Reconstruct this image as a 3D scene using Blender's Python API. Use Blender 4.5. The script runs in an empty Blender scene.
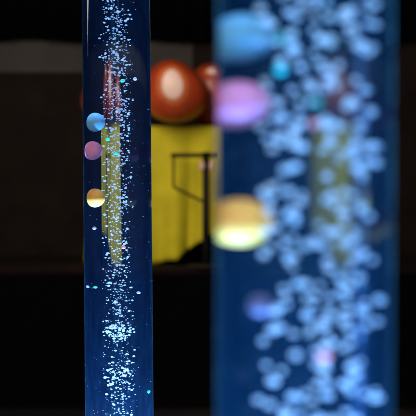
import bpy, bmesh, math, random
from mathutils import Vector, Matrix
random.seed(11)
rnd = random.Random(7)
sc = bpy.context.scene
C = sc.collection
PXK = 36.0 / 90.0 / 416.0            # metres per photo pixel per metre of distance
CAM_Z = 1.1
def at(px, py, Y):
    return Vector(((px - 208) * PXK * Y, Y, CAM_Z - (py - 208) * PXK * Y))

# ------------------------------------------------------------------ helpers
def tag(o, label=None, cat=None, group=None, kind=None):
    if label: o['label'] = label
    if cat: o['category'] = cat
    if group: o['group'] = group
    if kind: o['kind'] = kind
    return o
def obj(name, bm, mat, parent=None, loc=None, smooth=True):
    me = bpy.data.meshes.new(name)
    bmesh.ops.recalc_face_normals(bm, faces=bm.faces)
    bm.to_mesh(me); bm.free()
    if smooth:
        for p in me.polygons: p.use_smooth = True
    me.materials.append(mat)
    o = bpy.data.objects.new(name, me); C.objects.link(o)
    if parent: o.parent = parent
    if loc is not None: o.location = loc
    return o
def empty(name, loc):
    o = bpy.data.objects.new(name, None); C.objects.link(o); o.location = loc
    o.empty_display_size = 0.1
    return o
def box(bm, x0, x1, y0, y1, z0, z1, bev=0.0):
    r = bmesh.ops.create_cube(bm, size=1)
    bmesh.ops.scale(bm, vec=(x1-x0, y1-y0, z1-z0), verts=r['verts'])
    bmesh.ops.translate(bm, vec=((x0+x1)/2, (y0+y1)/2, (z0+z1)/2), verts=r['verts'])
    if bev:
        es = list({e for v in r['verts'] for e in v.link_edges})
        bmesh.ops.bevel(bm, geom=es, offset=bev, segments=3, affect='EDGES', profile=0.5)
def lathe(bm, prof, n=64):
    rings = []
    for r, z in prof:
        if r <= 1e-6:
            rings.append([bm.verts.new((0, 0, z))])
        else:
            rings.append([bm.verts.new((r*math.cos(2*math.pi*k/n), r*math.sin(2*math.pi*k/n), z)) for k in range(n)])
    for a, b in zip(rings, rings[1:]):
        for k in range(n):
            k2 = (k+1) % n
            if len(a) == 1 and len(b) == 1: continue
            if len(a) == 1: bm.faces.new((a[0], b[k2], b[k]))
            elif len(b) == 1: bm.faces.new((a[k], a[k2], b[0]))
            else: bm.faces.new((a[k], a[k2], b[k2], b[k]))
def rod(bm, p, q, r, n=16):
    p, q = Vector(p), Vector(q)
    d = q - p
    m = Matrix.Translation((p+q)/2) @ d.to_track_quat('Z', 'Y').to_matrix().to_4x4()
    bmesh.ops.create_cone(bm, cap_ends=True, segments=n, radius1=r, radius2=r, depth=d.length, matrix=m)

# ------------------------------------------------------------------ materials
def newmat(name):
    m = bpy.data.materials.new(name); m.use_nodes = True
    nt = m.node_tree; nt.nodes.clear()
    out = nt.nodes.new('ShaderNodeOutputMaterial')
    return m, nt, out
def principled(name, col, rough=0.5, var=0.15, scale=8.0, bump=0.0, bump_scale=60.0, **kw):
    m, nt, out = newmat(name)
    b = nt.nodes.new('ShaderNodeBsdfPrincipled')
    tc = nt.nodes.new('ShaderNodeTexCoord')
    nz = nt.nodes.new('ShaderNodeTexNoise'); nz.inputs['Scale'].default_value = scale
    nz.inputs['Detail'].default_value = 5
    nt.links.new(tc.outputs['Object'], nz.inputs['Vector'])
    cr = nt.nodes.new('ShaderNodeValToRGB')
    cr.color_ramp.elements[0].position = 0.3; cr.color_ramp.elements[1].position = 0.7
    cr.color_ramp.elements[0].color = (*[c*(1-var) for c in col], 1)
    cr.color_ramp.elements[1].color = (*[min(1, c*(1+var)) for c in col], 1)
    nt.links.new(nz.outputs['Fac'], cr.inputs['Fac'])
    nt.links.new(cr.outputs['Color'], b.inputs['Base Color'])
    b.inputs['Roughness'].default_value = rough
    for k, v in kw.items(): b.inputs[k].default_value = v
    if bump:
        n2 = nt.nodes.new('ShaderNodeTexNoise'); n2.inputs['Scale'].default_value = bump_scale
        n2.inputs['Detail'].default_value = 6
        nt.links.new(tc.outputs['Object'], n2.inputs['Vector'])
        bp = nt.nodes.new('ShaderNodeBump'); bp.inputs['Strength'].default_value = bump
        bp.inputs['Distance'].default_value = 0.004
        nt.links.new(n2.outputs['Fac'], bp.inputs['Height'])
        nt.links.new(bp.outputs['Normal'], b.inputs['Normal'])
    nt.links.new(b.outputs['BSDF'], out.inputs['Surface'])
    return m

def water_mat(name, density, scol, absd, tint, tr=0.012, rough=0.0):
    """clear tube full of water: refracting wall with a trace of scuffing, faintly cloudy water"""
    m, nt, out = newmat(name)
    g = nt.nodes.new('ShaderNodeBsdfRefraction'); g.inputs['IOR'].default_value = 1.33
    g.inputs['Roughness'].default_value = rough; g.inputs['Color'].default_value = (*tint, 1)
    gl = nt.nodes.new('ShaderNodeBsdfGlossy'); gl.inputs['Roughness'].default_value = 0.03
    fr = nt.nodes.new('ShaderNodeFresnel'); fr.inputs['IOR'].default_value = 1.33
    mx = nt.nodes.new('ShaderNodeMixShader')
    nt.links.new(fr.outputs['Fac'], mx.inputs['Fac'])
    nt.links.new(g.outputs['BSDF'], mx.inputs[1]); nt.links.new(gl.outputs['BSDF'], mx.inputs[2])
    t = nt.nodes.new('ShaderNodeBsdfTranslucent'); t.inputs['Color'].default_value = (0.08, 0.42, 1, 1)
    tc = nt.nodes.new('ShaderNodeTexCoord')
    mp = nt.nodes.new('ShaderNodeMapping'); mp.inputs['Scale'].default_value = (1, 1, 0.25)
    nz = nt.nodes.new('ShaderNodeTexNoise'); nz.inputs['Scale'].default_value = 90; nz.inputs['Detail'].default_value = 6
    nt.links.new(tc.outputs['Object'], mp.inputs['Vector']); nt.links.new(mp.outputs['Vector'], nz.inputs['Vector'])
    mr = nt.nodes.new('ShaderNodeMapRange')
    mr.inputs['From Min'].default_value = 0.35; mr.inputs['From Max'].default_value = 0.75
    mr.inputs['To Min'].default_value = tr*0.4; mr.inputs['To Max'].default_value = tr*1.8
    nt.links.new(nz.outputs['Fac'], mr.inputs['Value'])
    mx2 = nt.nodes.new('ShaderNodeMixShader')
    nt.links.new(mr.outputs['Result'], mx2.inputs['Fac'])
    nt.links.new(mx.outputs['Shader'], mx2.inputs[1]); nt.links.new(t.outputs['BSDF'], mx2.inputs[2])
    nt.links.new(mx2.outputs['Shader'], out.inputs['Surface'])
    vs = nt.nodes.new('ShaderNodeVolumeScatter'); vs.inputs['Density'].default_value = density
    vs.inputs['Color'].default_value = (*scol, 1); vs.inputs['Anisotropy'].default_value = 0.0
    va = nt.nodes.new('ShaderNodeVolumeAbsorption'); va.inputs['Density'].default_value = absd
    va.inputs['Color'].default_value = (0.25, 0.6, 1.0, 1)
    ad = nt.nodes.new('ShaderNodeAddShader')
    nt.links.new(vs.outputs['Volume'], ad.inputs[0]); nt.links.new(va.outputs['Volume'], ad.inputs[1])
    nt.links.new(ad.outputs['Shader'], out.inputs['Volume'])
    return m
def bubble_mat():
    m, nt, out = newmat('air_bubble')
    d = nt.nodes.new('ShaderNodeBsdfDiffuse'); d.inputs['Color'].default_value = (0.9, 0.95, 1, 1)
    t = nt.nodes.new('ShaderNodeBsdfTranslucent'); t.inputs['Color'].default_value = (0.9, 0.95, 1, 1)
    g = nt.nodes.new('ShaderNodeBsdfGlossy'); g.inputs['Roughness'].default_value = 0.25
    tr = nt.nodes.new('ShaderNodeBsdfTransparent')
    a = nt.nodes.new('ShaderNodeMixShader'); a.inputs['Fac'].default_value = 0.45
    nt.links.new(d.outputs['BSDF'], a.inputs[1]); nt.links.new(t.outputs['BSDF'], a.inputs[2])
    b = nt.nodes.new('ShaderNodeMixShader'); b.inputs['Fac'].default_value = 0.25
    nt.links.new(a.outputs['Shader'], b.inputs[1]); nt.links.new(g.outputs['BSDF'], b.inputs[2])
    lw = nt.nodes.new('ShaderNodeLayerWeight'); lw.inputs['Blend'].default_value = 0.4
    mr = nt.nodes.new('ShaderNodeMapRange')
    mr.inputs['To Min'].default_value = 0.60; mr.inputs['To Max'].default_value = 0.15
    nt.links.new(lw.outputs['Facing'], mr.inputs['Value'])
    c = nt.nodes.new('ShaderNodeMixShader')
    nt.links.new(mr.outputs['Result'], c.inputs['Fac'])
    nt.links.new(b.outputs['Shader'], c.inputs[1]); nt.links.new(tr.outputs['BSDF'], c.inputs[2])
    nt.links.new(c.outputs['Shader'], out.inputs['Surface'])
    return m
def ball_mat(name, col):
    return principled(name, col, rough=0.6, var=0.08, scale=60, bump=0.08, bump_scale=220, **{'Specular IOR Level': 0.3, 'Subsurface Weight': 0.55, 'Subsurface Radius': (1.0, 0.8, 0.7), 'Subsurface Scale': 0.008})

M_water_far = water_mat('tube_water', 0.025, (0.10, 0.36, 1.0), 1.0, (0.80, 0.90, 1.0), 0.006, 0.09)
M_water_near = water_mat('tube_water_close', 0.09, (0.08, 0.50, 1.0), 1.0, (0.62, 0.80, 1.0), 0.014, 0.13)
M_bub = bubble_mat()
M_blue = ball_mat('blue_plastic', (0.09, 0.205, 0.29))
M_pale_blue = ball_mat('pale_blue_plastic', (0.17, 0.38, 0.55))
M_purple = ball_mat('purple_plastic', (0.78, 0.25, 0.44))
M_yellow = ball_mat('yellow_plastic', (1.0, 0.40, 0.05))
M_teal = ball_mat('teal_plastic', (0.03, 0.75, 0.55))
M_pink = ball_mat('pink_plastic', (0.95, 0.25, 0.25))
M_dimteal = ball_mat('deep_teal_plastic', (0.02, 0.42, 0.38))
M_dull = ball_mat('dull_lilac_plastic', (0.08, 0.055, 0.11))
M_lilac = ball_mat('lilac_plastic', (0.45, 0.42, 0.80))
M_black = principled('black_plastic', (0.012, 0.012, 0.014), 0.45)
NS = {'Specular IOR Level': 0.0}
LS = {'Specular IOR Level': 0.12}
M_frame = principled('black_metal', (0.010, 0.008, 0.007), 0.7, **{'Specular IOR Level': 0.15})
M_clamp = principled('pale_plastic', (0.55, 0.33, 0.26), 0.5)
M_red = principled('red_vinyl', (0.36, 0.042, 0.008), 0.42, var=0.35, scale=5, bump=0.1, bump_scale=25, **{'Specular IOR Level': 0.6})
M_pale = principled('painted_highlight', (0.72, 0.50, 0.42), 0.5, var=0.08, scale=12)
M_orange = principled('painted_highlight_rim', (0.52, 0.12, 0.03), 0.5, var=0.3, scale=9)
M_cloth = principled('yellow_cloth', (0.47, 0.395, 0.002), 0.85, var=0.12, scale=9, bump=0.3, bump_scale=180)
M_wall = principled('grey_wall', (0.048, 0.044, 0.040), 0.9, var=0.15, scale=3, bump=0.2, bump_scale=80, **LS)
M_panel = principled('dark_brown_panel', (0.010, 0.006, 0.005), 0.85, var=0.3, scale=4, bump=0.2, bump_scale=60, **LS)
M_valance = principled('black_fabric', (0.002, 0.002, 0.0025), 1.0, bump=0.3, bump_scale=120, **NS)
M_brown = principled('dark_brown_wood', (0.005, 0.002, 0.0015), 0.9, var=0.35, scale=6, **LS)
M_cab = principled('brown_cabinet_wood', (0.014, 0.006, 0.0045), 0.8, var=0.35, scale=6, **LS)
M_stage = principled('black_carpet', (0.002, 0.0018, 0.002), 1.0, bump=0.4, bump_scale=200, **NS)
M_floor = principled('dark_carpet', (0.008, 0.008, 0.010), 0.95, var=0.3, scale=30, bump=0.4, bump_scale=200, **NS)

# ------------------------------------------------------------------ setting
bm = bmesh.new(); box(bm, -6, 6, -1.5, 9, -0.1, 0)
tag(obj('floor', bm, M_floor, smooth=False), kind='structure')

WY = 7.2
wall = empty('back_wall', (0, WY, 0))
tag(wall, 'dark brown back wall of the dim room with a long grey board', 'wall')
bm = bmesh.new(); box(bm, -5, 5, 0, 0.15, 0, 3.4)
obj('wall_face', bm, M_panel, wall, smooth=False)
bm = bmesh.new(); box(bm, -4.9, at(193, 0, WY).x, -0.02, -0.002, at(0, 73, WY).z, at(0, 30, WY).z, 0.004)
obj('grey_board', bm, M_wall, wall, smooth=False)
# black pleated valance hanging along the top of the wall
vz = at(0, 40, WY - 0.1).z
bm = bmesh.new()
N = 400
vs = []
for k in range(N+1):
    x = -5 + 10*k/N
    y = -0.09 + 0.02*math.sin(x*38 + 1.5*math.sin(x*5.1))
    vs.append((bm.verts.new((x, y, vz + 0.012*math.sin(x*9))), bm.verts.new((x, y, 3.4)),
               bm.verts.new((x, y+0.03, vz + 0.012*math.sin(x*9))), bm.verts.new((x, y+0.03, 3.4))))
for a, b in zip(vs, vs[1:]):
    bm.faces.new((a[0], b[0], b[1], a[1])); bm.faces.new((a[2], a[3], b[3], b[2]))
    bm.faces.new((a[0], a[2], b[2], b[0])); bm.faces.new((a[1], b[1], b[3], a[3]))
val = obj('valance', bm, M_valance, None, (0, WY, 0))
tag(val, 'black pleated valance hanging across the top of the grey wall', 'curtain')

# dark stage the draped table stands on
SY = 5.7
SZ = at(0, 268, SY).z
st = empty('stage', (0, SY, 0))
tag(st, 'low black stage with brown boards under the yellow draped table', 'stage')
bm = bmesh.new(); box(bm, -4, 4, 0, 1.45, 0, SZ-0.035)
obj('riser', bm, M_stage, st, smooth=False)
bm = bmesh.new(); box(bm, -4, 4, 0.0, 1.45, SZ-0.033, SZ, 0.004)
obj('deck', bm, M_brown, st, smooth=False)

# yellow draped table
TY = 6.0
TOP = at(0, 126, TY).z
X0, X1 = at(93, 0, TY).x, at(264, 0, TY).x
tb = empty('draped_table', ((X0+X1)/2, TY+0.3, SZ))
tag(tb, 'table draped in a folded bright yellow cloth under the red balls', 'table')
W = (X1-X0)/2; H = TOP - SZ
bm = bmesh.new(); box(bm, -W+0.03, W-0.03, -0.26, 0.26, H-0.035, H-0.008, 0.004); obj('tabletop', bm, M_brown, tb, smooth=False)
for sx in (-1, 1):
    for sy in (-1, 1):
        bm = bmesh.new(); x = sx*(W-0.08); y = sy*0.22
        box(bm, x-0.02, x+0.02, y-0.02, y+0.02, 0, H-0.037, 0.004); obj('leg', bm, M_frame, tb, smooth=False)
# cloth: perimeter strip with folds + flat top, given thickness
bm = bmesh.new()
per = []
nx, ny = 150, 56
D = 0.285
def side(x0, y0, x1, y1, n):
    return [(x0+(x1-x0)*k/n, y0+(y1-y0)*k/n) for k in range(n)]
per = side(-W, -D, W, -D, nx) + side(W, -D, W, D, ny) + side(W, D, -W, D, nx) + side(-W, D, -W, -D, ny)
NP = len(per); NZ = 26
grid = []
for k, (x, y) in enumerate(per):
    s = k
    ax, ay = (0, -1) if k < nx else (1, 0) if k < nx+ny else (0, 1) if k < 2*nx+ny else (-1, 0)
    t = (x + W) / (2*W)
    hs = ((0, .004), (.33, .006), (.50, .035), (.62, .135), (.72, .175), (1.0, .20))
    for (ta, ha), (tb2, hb) in zip(hs, hs[1:]):
        if ta <= t <= tb2 + 1e-6: hem = ha + (hb-ha)*(t-ta)/(tb2-ta)
    hem += 0.004*math.sin(s*0.31)
    col = []
    for j in range(NZ+1):
        v = j/NZ
        z = H - v*(H-hem)
        amp = 0.003 + 0.024*v**0.8
        ph = s*0.21 + 0.9*math.sin(s*0.07) + 0.5*math.sin(v*2+s*0.05)
        f = amp*(math.sin(ph) + 0.45*math.sin(ph*0.53+1.3) + 0.10*math.sin(ph*2.1))
        off = f + 0.035*v
        rr = 0.012*(1-min(1, v*12))
        col.append(bm.verts.new((x + ax*(off-rr), y + ay*(off-rr), z)))
    grid.append(col)
for k in range(NP):
    a, b = grid[k], grid[(k+1) % NP]
    for j in range(NZ):
        bm.faces.new((a[j], b[j], b[j+1], a[j+1]))
cv = bm.verts.new((0, 0, H+0.002))
for k in range(NP):
    bm.faces.new((grid[k][0], cv, grid[(k+1) % NP][0]))
cl = obj('tablecloth', bm, M_cloth, tb)
so = cl.modifiers.new('thickness', 'SOLIDIFY'); so.thickness = 0.003; so.offset = 1

# glossy red balls on the table
def lump(d):
    return 1 + 0.055*math.sin(2.3*d.x + 1.7*d.z + 0.6) + 0.045*math.sin(3.1*d.y - 2.2*d.z + 1.1) + 0.03*math.cos(3.7*d.x - 1.3*d.y)
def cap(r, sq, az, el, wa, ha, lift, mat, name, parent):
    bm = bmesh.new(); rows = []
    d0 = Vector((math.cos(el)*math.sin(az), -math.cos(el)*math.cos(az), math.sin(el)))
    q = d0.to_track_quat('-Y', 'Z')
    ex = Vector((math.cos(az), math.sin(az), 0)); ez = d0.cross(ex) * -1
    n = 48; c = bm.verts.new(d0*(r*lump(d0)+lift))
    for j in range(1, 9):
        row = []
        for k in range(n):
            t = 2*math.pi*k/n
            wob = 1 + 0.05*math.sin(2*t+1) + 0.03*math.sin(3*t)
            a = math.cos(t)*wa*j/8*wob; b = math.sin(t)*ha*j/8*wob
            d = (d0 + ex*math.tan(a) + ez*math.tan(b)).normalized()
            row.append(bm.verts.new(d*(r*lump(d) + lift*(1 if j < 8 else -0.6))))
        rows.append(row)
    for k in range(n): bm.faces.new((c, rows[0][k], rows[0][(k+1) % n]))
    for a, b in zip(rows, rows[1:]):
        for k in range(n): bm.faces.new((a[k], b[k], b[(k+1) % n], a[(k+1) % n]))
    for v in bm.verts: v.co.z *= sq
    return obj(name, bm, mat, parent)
def red_ball(px, py, rpx, Y, label, sq=1.0, highlights=()):
    c = at(px, py, Y); r = rpx*PXK*Y
    bm = bmesh.new()
    prof = []
    for k in range(41):
        a = -math.pi/2 + math.pi*k/40
        rr = r*math.cos(a)
        prof.append((rr if 0 < k < 40 else 0, r*sq*math.sin(a)))
    lathe(bm, prof, 72)
    for v in bm.verts:
        d = Vector((v.co.x, v.co.y, v.co.z/sq)).normalized(); v.co *= lump(d)
    t = empty('red_ball', (c.x, c.y, TOP+0.006))
    tag(t, label, 'ball', 'glossy red balls on the yellow draped table')
    o = obj('shell', bm, M_red, t, (0, 0, r*sq))
    for az, el, wa, ha in highlights:  # painted highlight: pale centre in an orange rim, laid over the shell
        b_ = cap(r, sq, az, el, wa*1.6, ha*1.32, 0.002, M_orange, 'highlight_rim', t); b_.location.z = r*sq
        p_ = cap(r, sq, az, el, wa, ha, 0.004, M_pale, 'highlight', b_)
    bm = bmesh.new()
    bmesh.ops.create_cone(bm, cap_ends=True, segments=20, radius1=0.012, radius2=0.009, depth=0.012)
    v = obj('valve', bm, M_black, t, (r*0.55, 0.4*r, r*sq*1.72)); v.rotation_euler = (-0.3, 0.5, 0)
    return t
red_ball(173, 0, 34, 5.90, 'glossy red ball with large painted pale oval highlight between the two tubes', 0.92, [(0.02, 0.12, 0.33, 0.55)])
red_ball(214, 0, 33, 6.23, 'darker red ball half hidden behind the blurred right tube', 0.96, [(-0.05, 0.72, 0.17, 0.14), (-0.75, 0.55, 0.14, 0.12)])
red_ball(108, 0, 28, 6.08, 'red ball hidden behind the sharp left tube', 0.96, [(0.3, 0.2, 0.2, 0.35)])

# black metal stand in front of the cloth
stp = at(206, 0, 5.72)
ms = empty('metal_stand', (stp.x, 5.78, SZ))
tag(ms, 'black metal stand with thin crossbar in front of the yellow cloth', 'stand')
K = PXK*5.78
def L(px, py): return ((px-206)*K, 0, at(0, py, 5.78).z - SZ)
bm = bmesh.new(); rod(bm, (0, 0, 0.012), L(206, 152), 0.020); obj('post', bm, M_frame, ms)
bm = bmesh.new(); rod(bm, L(171, 155.5), L(219, 155.5), 0.012)
for v in bm.verts: v.co.y -= 0.02
obj('crossbar', bm, M_frame, ms)
bm = bmesh.new(); rod(bm, L(173.5, 155), L(173.5, 187), 0.0065); obj('hanger', bm, M_frame, ms)
bm = bmesh.new(); rod(bm, L(173.5, 187), L(206, 203), 0.007); obj('strut', bm, M_frame, ms)
bm = bmesh.new(); lathe(bm, [(0, 0), (0.11, 0), (0.112, 0.006), (0.10, 0.014), (0.02, 0.02), (0, 0.02)], 40); obj('foot', bm, M_frame, ms)
for px in (202, 212):
    bm = bmesh.new(); bmesh.ops.create_uvsphere(bm, u_segments=20, v_segments=12, radius=0.016)
    for v in bm.verts: v.co.z *= 1.7
    l = L(px, 166); obj('grip', bm, M_clamp, ms, (l[0], -0.014, l[2]))

# ------------------------------------------------------------------ bubble tubes
R = 0.0765
class Tube: pass
def make_tube(cx, cy, lean, mat, z0, z1, label):
    t = Tube(); t.cx, t.cy, t.lean = cx, cy, lean
    root = empty('bubble_tube', (cx, cy, 0))
    tag(root, label, 'bubble tube')
    # lean pivots at eye level
    def P(u, v, z): return Vector((cx + u*R + (CAM_Z - z)*lean, cy + v*R, z))
    t.P = P
    bm = bmesh.new()
    lathe(bm, [(0, z0), (R, z0), (R, z1), (0, z1)], 256)
    for vtx in bm.verts: vtx.co.x += (CAM_Z - vtx.co.z)*lean
    for e in bm.edges:
        if abs(e.verts[0].co.z - e.verts[1].co.z) < 0.01: e.smooth = False
    w = obj('water_tube', bm, mat, root)
    bm = bmesh.new()
    lathe(bm, [(0, 0), (R+0.09, 0), (R+0.09, 0.03), (R+0.07, 0.045), (R+0.03, 0.05), (R+0.022, z0-0.004), (R+0.004, z0+0.03), (R+0.0025, z0+0.03), (R+0.0025, z0-0.012), (0, z0-0.012)], 96)
    for vtx in bm.verts: vtx.co.x += (CAM_Z - vtx.co.z)*lean
    obj('base', bm, M_black, root)
    bm = bmesh.new()
    lathe(bm, [(R+0.003, z1-0.03), (R+0.012, z1-0.03), (R+0.012, z1+0.02), (0, z1+0.02), (0, z1+0.006), (R+0.003, z1+0.006), (R+0.003, z1-0.03)], 96)
    for vtx in bm.verts: vtx.co.x += (CAM_Z - vtx.co.z)*lean
    obj('cap', bm, M_black, root)
    return t
FY = 2.34; NY = 0.909
far = make_tube(at(117.7, 0, FY).x, FY, 0.0085, M_water_far, 0.16, 2.05, 'tall sharp bubble tube glowing dark blue at the left')
near = make_tube(at(304.5, 0, NY).x, NY, -0.003, M_water_near, 0.16, 2.05, 'large blurred bubble tube glowing blue at the right, nearest the camera')

# apparent offset h (in radii) -> true u at depth v for a water filled cylinder
def unrefract(h, v):
    h = max(-0.97, min(0.97, h))
    a = math.asin(abs(h)); b = math.asin(abs(h)/1.33)
    d = math.tan(a-b)
    return math.copysign(abs(h) - (v + math.sqrt(1-h*h))*d, h)
def zpix(py, Y): return CAM_Z - (py-208)*PXK*Y
CYL = {}
def in_tube(tb_, px, py, v):
    if tb_ is far: c, r, Y = 117.7, 34.0, FY
    else: c, r, Y = 304.5, 87.5, NY
    z = zpix(py, Y + v*R*0.6)
    c2 = c + (CAM_Z - z)*tb_.lean/(PXK*Y)
    return tb_.P(unrefract((px-c2)/r, v), v, z)

def ball(tb_, px, py, v, r, mat, name, label, cat, group, flat=1.0):
    bm = bmesh.new()
    bmesh.ops.create_icosphere(bm, subdivisions=4 if r > 0.012 else 3, radius=r)
    for q in bm.verts: q.co.z *= flat
    o = obj(name, bm, mat, None, in_tube(tb_, px, py, v))
    o.rotation_euler = (rnd.uniform(-.15, .15), rnd.uniform(-.15, .15), rnd.uniform(0, 6))
    tag(o, label, cat, group)
    return o
BR = 0.0208
G1 = 'floating balls in the sharp left tube'; G2 = 'floating balls in the blurred right tube'
ball(far, 97, 123, -0.45, BR, M_pale_blue, 'floating_ball', 'small sharp pale blue ball in the left tube, above the purple one', 'ball', G1)
ball(far, 94, 151, -0.32, BR, M_purple, 'floating_ball', 'small sharp purple ball in the left tube, below the blue one', 'ball', G1)
ball(far, 97, 198, -0.45, BR, M_yellow, 'floating_ball', 'small sharp yellow ball in the left tube, lowest of its three', 'ball', G1)
NB = 0.0205
ball(near, 240, 39, 0.36, NB, M_blue, 'floating_ball', 'big blurred blue ball at the top edge of the right tube', 'ball', G2)
ball(near, 236, 105, 0.36, NB, M_purple, 'floating_ball', 'big blurred purple ball in the right tube, below the blue ball', 'ball', G2)
ball(near, 240, 222, 0.36, NB, M_yellow, 'floating_ball', 'big blurred yellow and white lit ball in the right tube', 'ball', G2)
G3 = 'small coloured beads in the left tube'; G4 = 'small coloured beads in the right tube'
for px, py, m, lab in (
    (123.5, 82, M_teal, 'tiny teal bead in the left tube, highest of the teal ones'),
    (136, 80, M_lilac, 'tiny pale bead in the left tube beside the highest teal bead'),
    (109, 140, M_teal, 'tiny teal bead between the blue and purple balls of the left tube'),
    (117.5, 154, M_teal, 'tiny teal bead level with the purple ball of the left tube'),
    (124.5, 247, M_pink, 'tiny pink bead low in the left tube below the yellow ball'),
    (96, 228, M_lilac, 'tiny greyish bead just below the yellow ball of the left tube'),
    (89, 286, M_lilac, 'flat lilac bead at the left wall of the left tube beside a teal one'),
    (97, 286.5, M_teal, 'flat teal bead low in the left tube beside a lilac one'),
    (139.5, 292, M_lilac, 'flat lilac bead at the right side of the left tube'),
    (149.5, 391, M_teal, 'tiny green bead at the right edge of the left tube near its bottom')):
    flat = 0.62 if 'flat' in lab else 0.85
    ball(far, px, py, -0.3 if abs(px-118) < 25 else -0.15, 0.0043, m, 'bead', lab, 'bead', G3, flat)
for px, py, m, s, lab in (
    (277, 73, M_dimteal, 0.95, 'blurred bright teal bead below a pale bubble near the top of the right tube'),
    (277, 43, M_dimteal, 0.75, 'blurred teal bead beside the blue ball of the right tube'),
    (312, 106, M_dimteal, 0.75, 'blurred teal bead at the centre of the right tube, level with the purple ball'),
    (309, 126, M_pink, 0.8, 'faint blurred pink bead below a teal one in the right tube'),
    (318.5, 352, M_pink, 1.1, 'blurred bright pink bead among bubbles low in the right tube'),
    (258, 303, M_dull, 2.2, 'large blurred lilac bead below the yellow ball of the right tube')):
    ball(near, px, py, -0.5, 0.0046*s, m, 'bead', lab, 'bead', G4, 0.85)

# ---- bubbles
protos = []
for k in range(5):
    bm = bmesh.new(); bmesh.ops.create_icosphere(bm, subdivisions=3, radius=1)
    for q in bm.verts:
        q.co.z *= 0.72 + 0.06*k
        q.co *= 1 + 0.05*math.sin(q.co.x*2.3+k)*math.cos(q.co.y*2+q.co.z*1.7*k)
    me = bpy.data.meshes.new('bubble'); bm.to_mesh(me); bm.free()
    for p in me.polygons: p.use_smooth = True
    me.materials.append(M_bub); protos.append(me)

far_cl = [(20, 10, .8), (50, 10, .6), (65, 9, 1), (100, 8, .9), (126, 14, 1), (160, 12, .9), (196, 13, 1.4), (240, 16, .7), (285, 10, .7), (308, 10, .8), (331, 6, 1.5), (372, 5, 1.3), (390, 14, .8)]
def sample_far():
    while True:
        if rnd.random() < 0.55:
            c, s, w = rnd.choice(far_cl)
            if rnd.random() > w/1.5: continue
            py = rnd.gauss(c, s)
        else: py = rnd.uniform(-4, 420)
        break
    u = rnd.gauss(0.0, 0.20); v = rnd.gauss(0, 0.20)
    while u*u+v*v > 0.37*0.37: u, v = rnd.gauss(0, 0.17), rnd.gauss(0, 0.17)
    return u, v, zpix(py, FY)
def sample_near():
    py = rnd.uniform(-14, 430)
    u = rnd.uniform(-.54, .54); v = rnd.uniform(-.54, .54)
    while u*u+v*v > 0.54*0.54: u, v = rnd.uniform(-.54, .54), rnd.uniform(-.54, .54)
    return u + 0.12, v, zpix(py, NY)
far_b = []
for k in range(1100):
    u, v, z = sample_far()
    r = 0.0008 + 0.0016*rnd.random()**1.7
    far_b.append((r, far.P(u, v, z)))
for k in range(24):                     # the bright clumps
    c, s, n = rnd.choice([(331, 4, 1), (197, 6, 1), (374, 4, 1), (126, 9, 1)])
    u, v = rnd.uniform(-.33, .33), rnd.uniform(-.3, .0)
    far_b.append((rnd.uniform(.0021, .0030), far.P(u, v, zpix(rnd.gauss(c, s), FY))))
near_b = []
for k in range(300):
    u, v, z = sample_near()
    r = 0.0021 + 0.0015*rnd.random()
    near_b.append((r, near.P(u, v, z)))
far_b.sort(key=lambda q: -q[0])
def put(r, p, label, group):
    o = bpy.data.objects.new('bubble', rnd.choice(protos)); C.objects.link(o)
    o.location = p; o.scale = (r*rnd.uniform(.95, 1.2), r*rnd.uniform(.95, 1.2), r)
    o.rotation_euler = (rnd.uniform(-.5, .5), rnd.uniform(-.5, .5), rnd.uniform(0, 6.28))
    tag(o, label, 'bubble', group)
near_b.sort(key=lambda q: -q[0])
for r, p in near_b[:230]:
    put(r, p, 'round pale blue blurred air bubble rising in the right tube', 'blurred bubbles rising in the right tube')
for r, p in far_b[:70]:
    put(r, p, 'tiny bright sharp air bubble rising in the left tube', 'sharp bubbles rising in the left tube')
# everything smaller, and the bubbles above and below the frame
rest = list(far_b[70:]) + list(near_b[230:])
for k in range(700):
    u, v, z = sample_far()
    rest.append((rnd.uniform(.0006, .0013), far.P(u, v, z)))
for k in range(260):                    # fine mist through the whole width of the left tube
    a = rnd.uniform(0, 6.28); q = 0.95*math.sqrt(rnd.random())
    rest.append((rnd.uniform(.0003, .0006), far.P(q*math.cos(a), q*math.sin(a), zpix(rnd.uniform(-5, 421), FY))))
for tb_, zs in ((far, [(0.18, 0.62), (1.59, 2.0)]), (near, [(0.18, 0.89), (1.31, 2.0)])):
    for z0, z1 in zs:
        for k in range(int(420*(z1-z0))):
            u, v = rnd.gauss(0, .17), rnd.gauss(0, .17)
            if u*u+v*v > .16: continue
            rest.append((rnd.uniform(.0012, .003), tb_.P(u, v, rnd.uniform(z0, z1))))
def ico(sub):
    b = bmesh.new(); bmesh.ops.create_icosphere(b, subdivisions=sub, radius=1)
    r = ([v.co.copy() for v in b.verts], [[v.index for v in f.verts] for f in b.faces]); b.free(); return r
ICO = {1: ico(1), 2: ico(2)}
VV, FF = [], []
for r, p in rest:
    cs, fs = ICO[2 if r > 0.0009 else 1]
    n0 = len(VV)
    VV += [(p.x + c.x*r*1.1, p.y + c.y*r*1.1, p.z + c.z*r*.85) for c in cs]
    FF += [[i + n0 for i in f] for f in fs]
me = bpy.data.meshes.new('bubbles'); me.from_pydata(VV, [], FF)
me.polygons.foreach_set('use_smooth', [True]*len(me.polygons)); me.materials.append(M_bub)
o = bpy.data.objects.new('bubbles', me); C.objects.link(o)
tag(o, 'fine haze of the smallest bubbles swirling in the tubes', 'bubbles', None, 'stuff')

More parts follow.
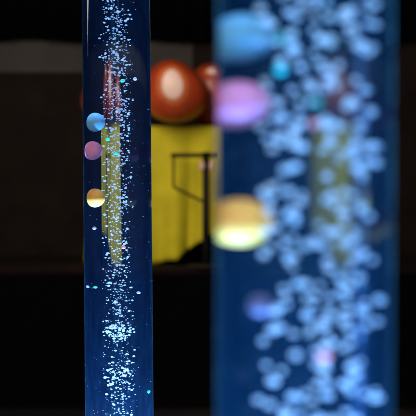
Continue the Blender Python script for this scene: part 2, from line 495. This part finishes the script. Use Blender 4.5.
# ------------------------------------------------------------------ lights
def point(name, loc, power, col, rad):
    l = bpy.data.lights.new(name, 'POINT'); l.energy = power; l.color = col; l.shadow_soft_size = rad
    o = bpy.data.objects.new(name, l); C.objects.link(o); o.location = loc; return o
def area(name, loc, target, power, col, sx, sy):
    l = bpy.data.lights.new(name, 'AREA'); l.energy = power; l.color = col; l.shape = 'RECTANGLE'; l.size = sx; l.size_y = sy
    o = bpy.data.objects.new(name, l); C.objects.link(o); o.location = loc
    o.rotation_euler = (Vector(target)-Vector(loc)).to_track_quat('-Z', 'Y').to_euler(); return o
FAR_P, NEAR_P = 220.0, 150.0
for t, pw, col in ((far, FAR_P, (0.36, 0.65, 1.0)), (near, NEAR_P, (0.36, 0.68, 1.0))):
    for k in range(4):
        a = math.pi/4 + k*math.pi/2
        point('base_lamp', t.P(0.78*math.cos(a), 0.78*math.sin(a), 0.20), pw, col, 0.008)
        point('added_top_fill', t.P(0.78*math.cos(a), 0.78*math.sin(a), 1.99), pw*0.06, col, 0.008)  # added fill under the cap, evens brightness up the tube
area('room_lamp', (-1.15, 2.9, 2.75), (-0.05, 6, 1.6), 112, (1, 0.88, 0.76), 1.4, 2.3)
cl = area('added_tube_fill', (-0.40, -0.15, 2.85), (-0.06, 1.45, 1.08), 2100, (1, 0.74, 0.44), 1.0, 1.0)  # unseen lamp added to give the floating balls warm light
cl.data.spread = math.radians(38)

w = bpy.data.worlds.new('World'); sc.world = w; w.use_nodes = True
w.node_tree.nodes['Background'].inputs[0].default_value = (0.001, 0.0012, 0.002, 1)
w.node_tree.nodes['Background'].inputs[1].default_value = 1.0

# ------------------------------------------------------------------ camera
cam = bpy.data.cameras.new('camera'); co = bpy.data.objects.new('camera', cam); C.objects.link(co)
co.location = (0, 0, CAM_Z); co.rotation_euler = (math.pi/2, 0, 0)
cam.lens = 90; cam.sensor_width = 36; cam.sensor_height = 36; cam.clip_start = 0.05; cam.clip_end = 100
cam.dof.use_dof = True; cam.dof.focus_distance = FY - 0.03; cam.dof.aperture_fstop = 90/22.5
sc.camera = co
sc.view_settings.view_transform = 'Standard'; sc.view_settings.look = 'None'
sc.view_settings.exposure = 0; sc.view_settings.gamma = 1
cy = sc.cycles
cy.max_bounces = 14; cy.transmission_bounces = 12; cy.transparent_max_bounces = 24; cy.volume_bounces = 1
cy.diffuse_bounces = 4; cy.glossy_bounces = 4
cy.caustics_refractive = True; cy.caustics_reflective = False
cy.sample_clamp_indirect = 4.0; cy.blur_glossy = 0.5
cy.use_denoising = True
